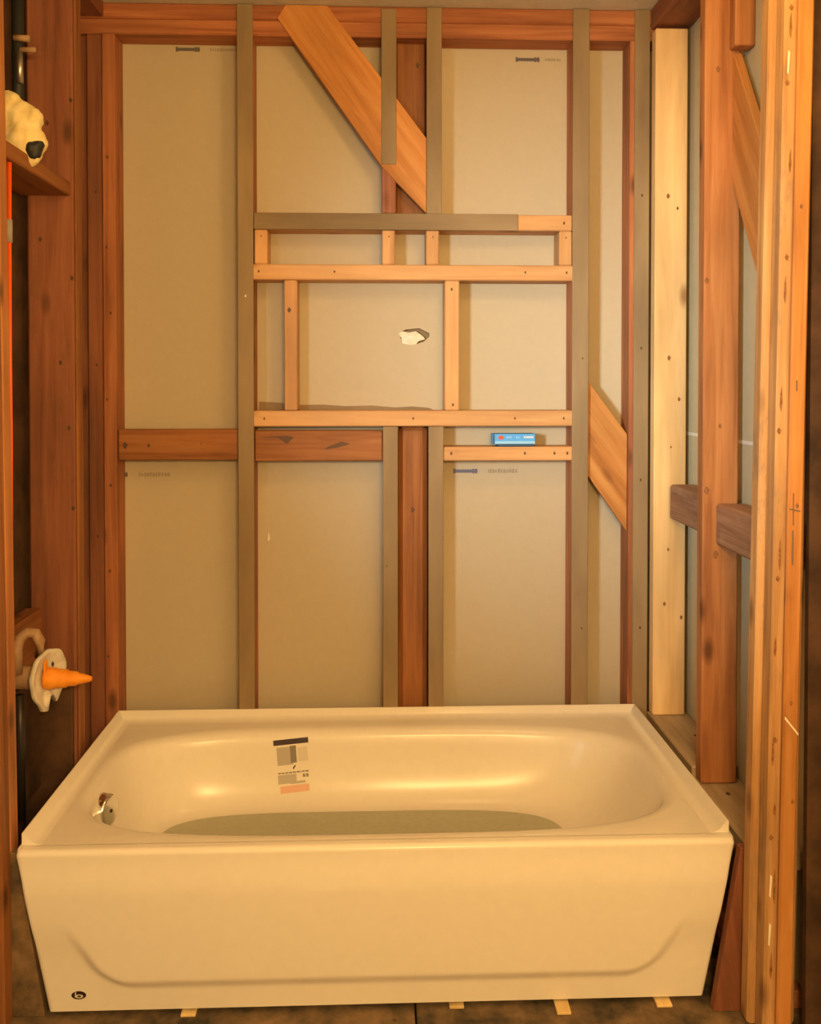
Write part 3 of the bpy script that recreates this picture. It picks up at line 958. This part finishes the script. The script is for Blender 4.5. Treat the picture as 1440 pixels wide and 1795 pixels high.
# ------------------------------------------------------------------ blue carton on the short block
bx = tag(empty('cardboard_box', (0.41, 0.03, 1.1595)), 'small blue cardboard box lying on the short pine block', 'box')
bw = board('carton', 'blue', bx, (0.336, 0.462), (0.004, 0.050), (1.166, 1.197), 'x', 0.0012)
board('base_flap', 'blue_dark', bx, (0.350, 0.458), (0.003, 0.048), (1.1597, 1.1665), 'x', 0.001)
yb = 0.0034
slanted('end_panel', 'blue_dark', bx, [(0.337, 1.167), (0.341, 1.167), (0.341, 1.196), (0.337, 1.196)], yb - 0.0004, yb + 0.0004)
ellipse('red_mark', 0.360, 1.186, 0.008, 0.006, yb - 0.0006, 'red_print', bx)
slanted('lower_band', 'pale_blue', bx, [(0.342, 1.1672), (0.461, 1.1672), (0.461, 1.175), (0.342, 1.175)], yb - 0.0002, yb + 0.0004)
x = 0.428
rnd = random.Random(3)
while x < 0.454:
    w = rnd.uniform(0.003, 0.005)
    slanted('lettering', 'white_print', bx, [(x, 1.184), (x + w, 1.184), (x + w, 1.190), (x, 1.190)], yb - 0.0006, yb + 0.0002)
    x += w + 0.001
for x in (0.376, 0.381, 0.387, 0.405, 0.411):
    slanted('lettering', 'pale_blue', bx, [(x, 1.184), (x + 0.004, 1.184), (x + 0.004, 1.189), (x, 1.189)], yb - 0.0006, yb + 0.0002)

# ------------------------------------------------------------------ plumbing on the left wall
VP = Vector((-0.800, -0.47, 0.640))
vl = tag(empty('tub_valve', (-0.86, -0.47, 0.60)), 'brass tub valve with white guard and orange cone over the stem', 'valve')
axm = facing((-0.870, VP.y, VP.z), (1, 0, 0))
lathe('valve_body', [(0, -0.012), (0.024, -0.012), (0.027, 0.0), (0.027, 0.035), (0.022, 0.040), (0.022, 0.062), (0, 0.062)], 'brass', vl, axm, 24)
tube('valve_pipe', [(-0.862, VP.y - 0.004, 0.60), (-0.862, VP.y - 0.004, 0.50), (-0.862, VP.y - 0.004, 0.30)], 0.011, 'dark_metal', vl)
tube('valve_elbow', [(-0.862, VP.y - 0.02, 0.655), (-0.862, VP.y - 0.02, 0.715), (-0.858, VP.y - 0.012, 0.738), (-0.845, VP.y, 0.748), (-0.825, VP.y, 0.746), (-0.815, VP.y, 0.728), (-0.815, VP.y, 0.690)], 0.013, 'brass', vl)
for k in range(5):
    lathe('thread_ring', [(0.010, 0), (0.0165, 0.001), (0.0165, 0.005), (0.010, 0.006)], 'steel', vl, Matrix.Translation((-0.880, VP.y - 0.09, 0.660 + 0.012 * k)), 18)
tube('valve_pipe', [(-0.880, VP.y - 0.09, 0.62), (-0.880, VP.y - 0.09, 0.76)], 0.010, 'steel', vl)
# the guard: a dished disc with a notch broken out at the bottom
bm = bmesh.new()
GN = 48
gr = []
for k in range(GN):
    a = 2 * PI * k / GN
    dn = math.degrees(a)
    rr = 0.070 * (1 + 0.04 * math.sin(3 * a) + 0.02 * math.sin(9 * a))
    if 268 < dn < 292:
        rr = 0.046
    elif 244 <= dn <= 268:
        rr = 0.078
    gr.append((rr * math.cos(a), rr * math.sin(a)))
levels = [(0.30, 0.004), (0.50, 0.0), (0.80, 0.006), (0.97, 0.014), (1.0, 0.012), (1.0, 0.004), (0.9, -0.003), (0.5, -0.010), (0.30, -0.008)]
G = [[bm.verts.new((x * f, y * f, h)) for x, y in gr] for f, h in levels]
for a, b in zip(G, G[1:] + G[:1]):
    for k in range(GN):
        bm.faces.new((a[k], a[(k + 1) % GN], b[(k + 1) % GN], b[k]))
bmesh.ops.recalc_face_normals(bm, faces=bm.faces[:])
gd = put('valve_guard', mesh_from(bm, 'valve_guard', True), 'white_plastic', vl, facing((-0.803, VP.y, VP.z), (1, -0.22, 0.0)))
gd['label'] = 'chalky white round guard'
for yy, zz in ((-0.03, 0.025), (-0.005, -0.05)):
    nail(gd, (-0.793, VP.y + yy * 0.9 + 0.05, VP.z + zz), (1, -0.2, 0), 0.006, 'black', 'screw_hole')
cn = lathe('stem_cone', [(0, -0.004), (0.024, -0.004), (0.0265, 0.004), (0.0245, 0.022), (0.0225, 0.024), (0.0215, 0.048), (0.0185, 0.050), (0.0165, 0.072), (0.0140, 0.074), (0.0085, 0.098), (0.0055, 0.106), (0, 0.108)], 'cone', vl, facing((-0.800, VP.y, VP.z - 0.002), (1, 0.02, -0.03)), 24)
cn['label'] = 'bright orange tapered cone'
slanted('cone_tab', 'cone', vl, [(VP.y - 0.022, VP.z + 0.000), (VP.y - 0.004, VP.z + 0.000), (VP.y - 0.006, VP.z + 0.046), (VP.y - 0.020, VP.z + 0.042)], -0.801, -0.795, plane='x')

# orange-red riser pipe
rp = tag(empty('supply_pipe', (-0.822, -0.655, 0.66)), 'thin orange-red plastic pipe rising beside the front left stud', 'pipe')
tube('pipe', [(-0.816, -0.640, 0.70), (-0.816, -0.642, 1.2), (-0.815, -0.640, 1.83)], 0.0075, 'pex', rp)
tube('tape', [(-0.815, -0.640, 1.655), (-0.815, -0.640, 1.705)], 0.0085, 'grey_print', rp)

# shower fitting above the block: dark riser, brass pieces
sf = tag(empty('shower_riser', (-0.878, -0.415, 1.868)), 'dark shower riser pipe with small brass fittings above the yellow foam', 'pipe')
tube('pipe', [(-0.878, -0.415, 1.869), (-0.878, -0.415, 2.12), (-0.878, -0.415, 2.40)], 0.014, 'black', sf)
tube('fitting', [(-0.866, -0.433, 2.07), (-0.868, -0.433, 2.145)], 0.008, 'steel', sf)
tube('fitting', [(-0.880, -0.433, 2.178), (-0.842, -0.433, 2.176)], 0.008, 'brass', sf)
tube('fitting', [(-0.866, -0.433, 2.150), (-0.828, -0.433, 2.150)], 0.006, 'brass', sf)

# foam lump
fo = tag(empty('foam_lump', (-0.83, -0.52, 1.868)), 'lumpy pale yellow foam with a dark patch on the plumbing block', 'foam')


def lump(name, parts, mat, parent, seed, base):
    """one continuous lump merged from overlapping balls"""
    rnd_ = random.Random(seed)
    bm_ = bmesh.new()
    for (c_, r_) in parts:
        res_ = bmesh.ops.create_icosphere(bm_, subdivisions=3, radius=1.0)
        for v_ in res_['verts']:
            v_.co = Vector((v_.co.x * r_[0], v_.co.y * r_[1], v_.co.z * r_[2])) + Vector(c_)
    me_ = mesh_from(bm_, name, True)
    o_ = put(name, me_, mat, parent, Matrix.Translation(base))
    md = o_.modifiers.new('remesh', 'REMESH')
    md.mode = 'VOXEL'
    md.voxel_size = 0.006
    md.use_smooth_shade = True
    sm = o_.modifiers.new('smooth', 'SMOOTH')
    sm.iterations = 2
    tx = bpy.data.textures.new(name + '_clouds', 'CLOUDS')
    tx.noise_scale = 0.025
    dm = o_.modifiers.new('displace', 'DISPLACE')
    dm.texture = tx
    dm.strength = 0.014
    dm.mid_level = 0.5
    return o_


lump('foam', [((-0.030, 0, 0.10), (0.040, 0.045, 0.055)), ((0.0, 0, 0.085), (0.045, 0.045, 0.045)), ((0.032, -0.01, 0.088), (0.020, 0.03, 0.024)), ((-0.035, 0, 0.045), (0.036, 0.045, 0.048)), ((0.010, -0.01, 0.035), (0.048, 0.045, 0.050)), ((0.022, -0.02, 0.015), (0.034, 0.03, 0.040)), ((-0.02, -0.01, 0.02), (0.03, 0.04, 0.022))], 'foam', fo, 2, (-0.830, -0.52, 1.868))
lump('dark_patch', [((0.0, 0, 0.0), (0.020, 0.02, 0.018)), ((0.014, 0.0, 0.012), (0.013, 0.016, 0.011)), ((0.006, 0, -0.012), (0.014, 0.016, 0.012))], 'black', fo, 4, (-0.793, -0.556, 1.880))['label'] = 'dark green-black patch'
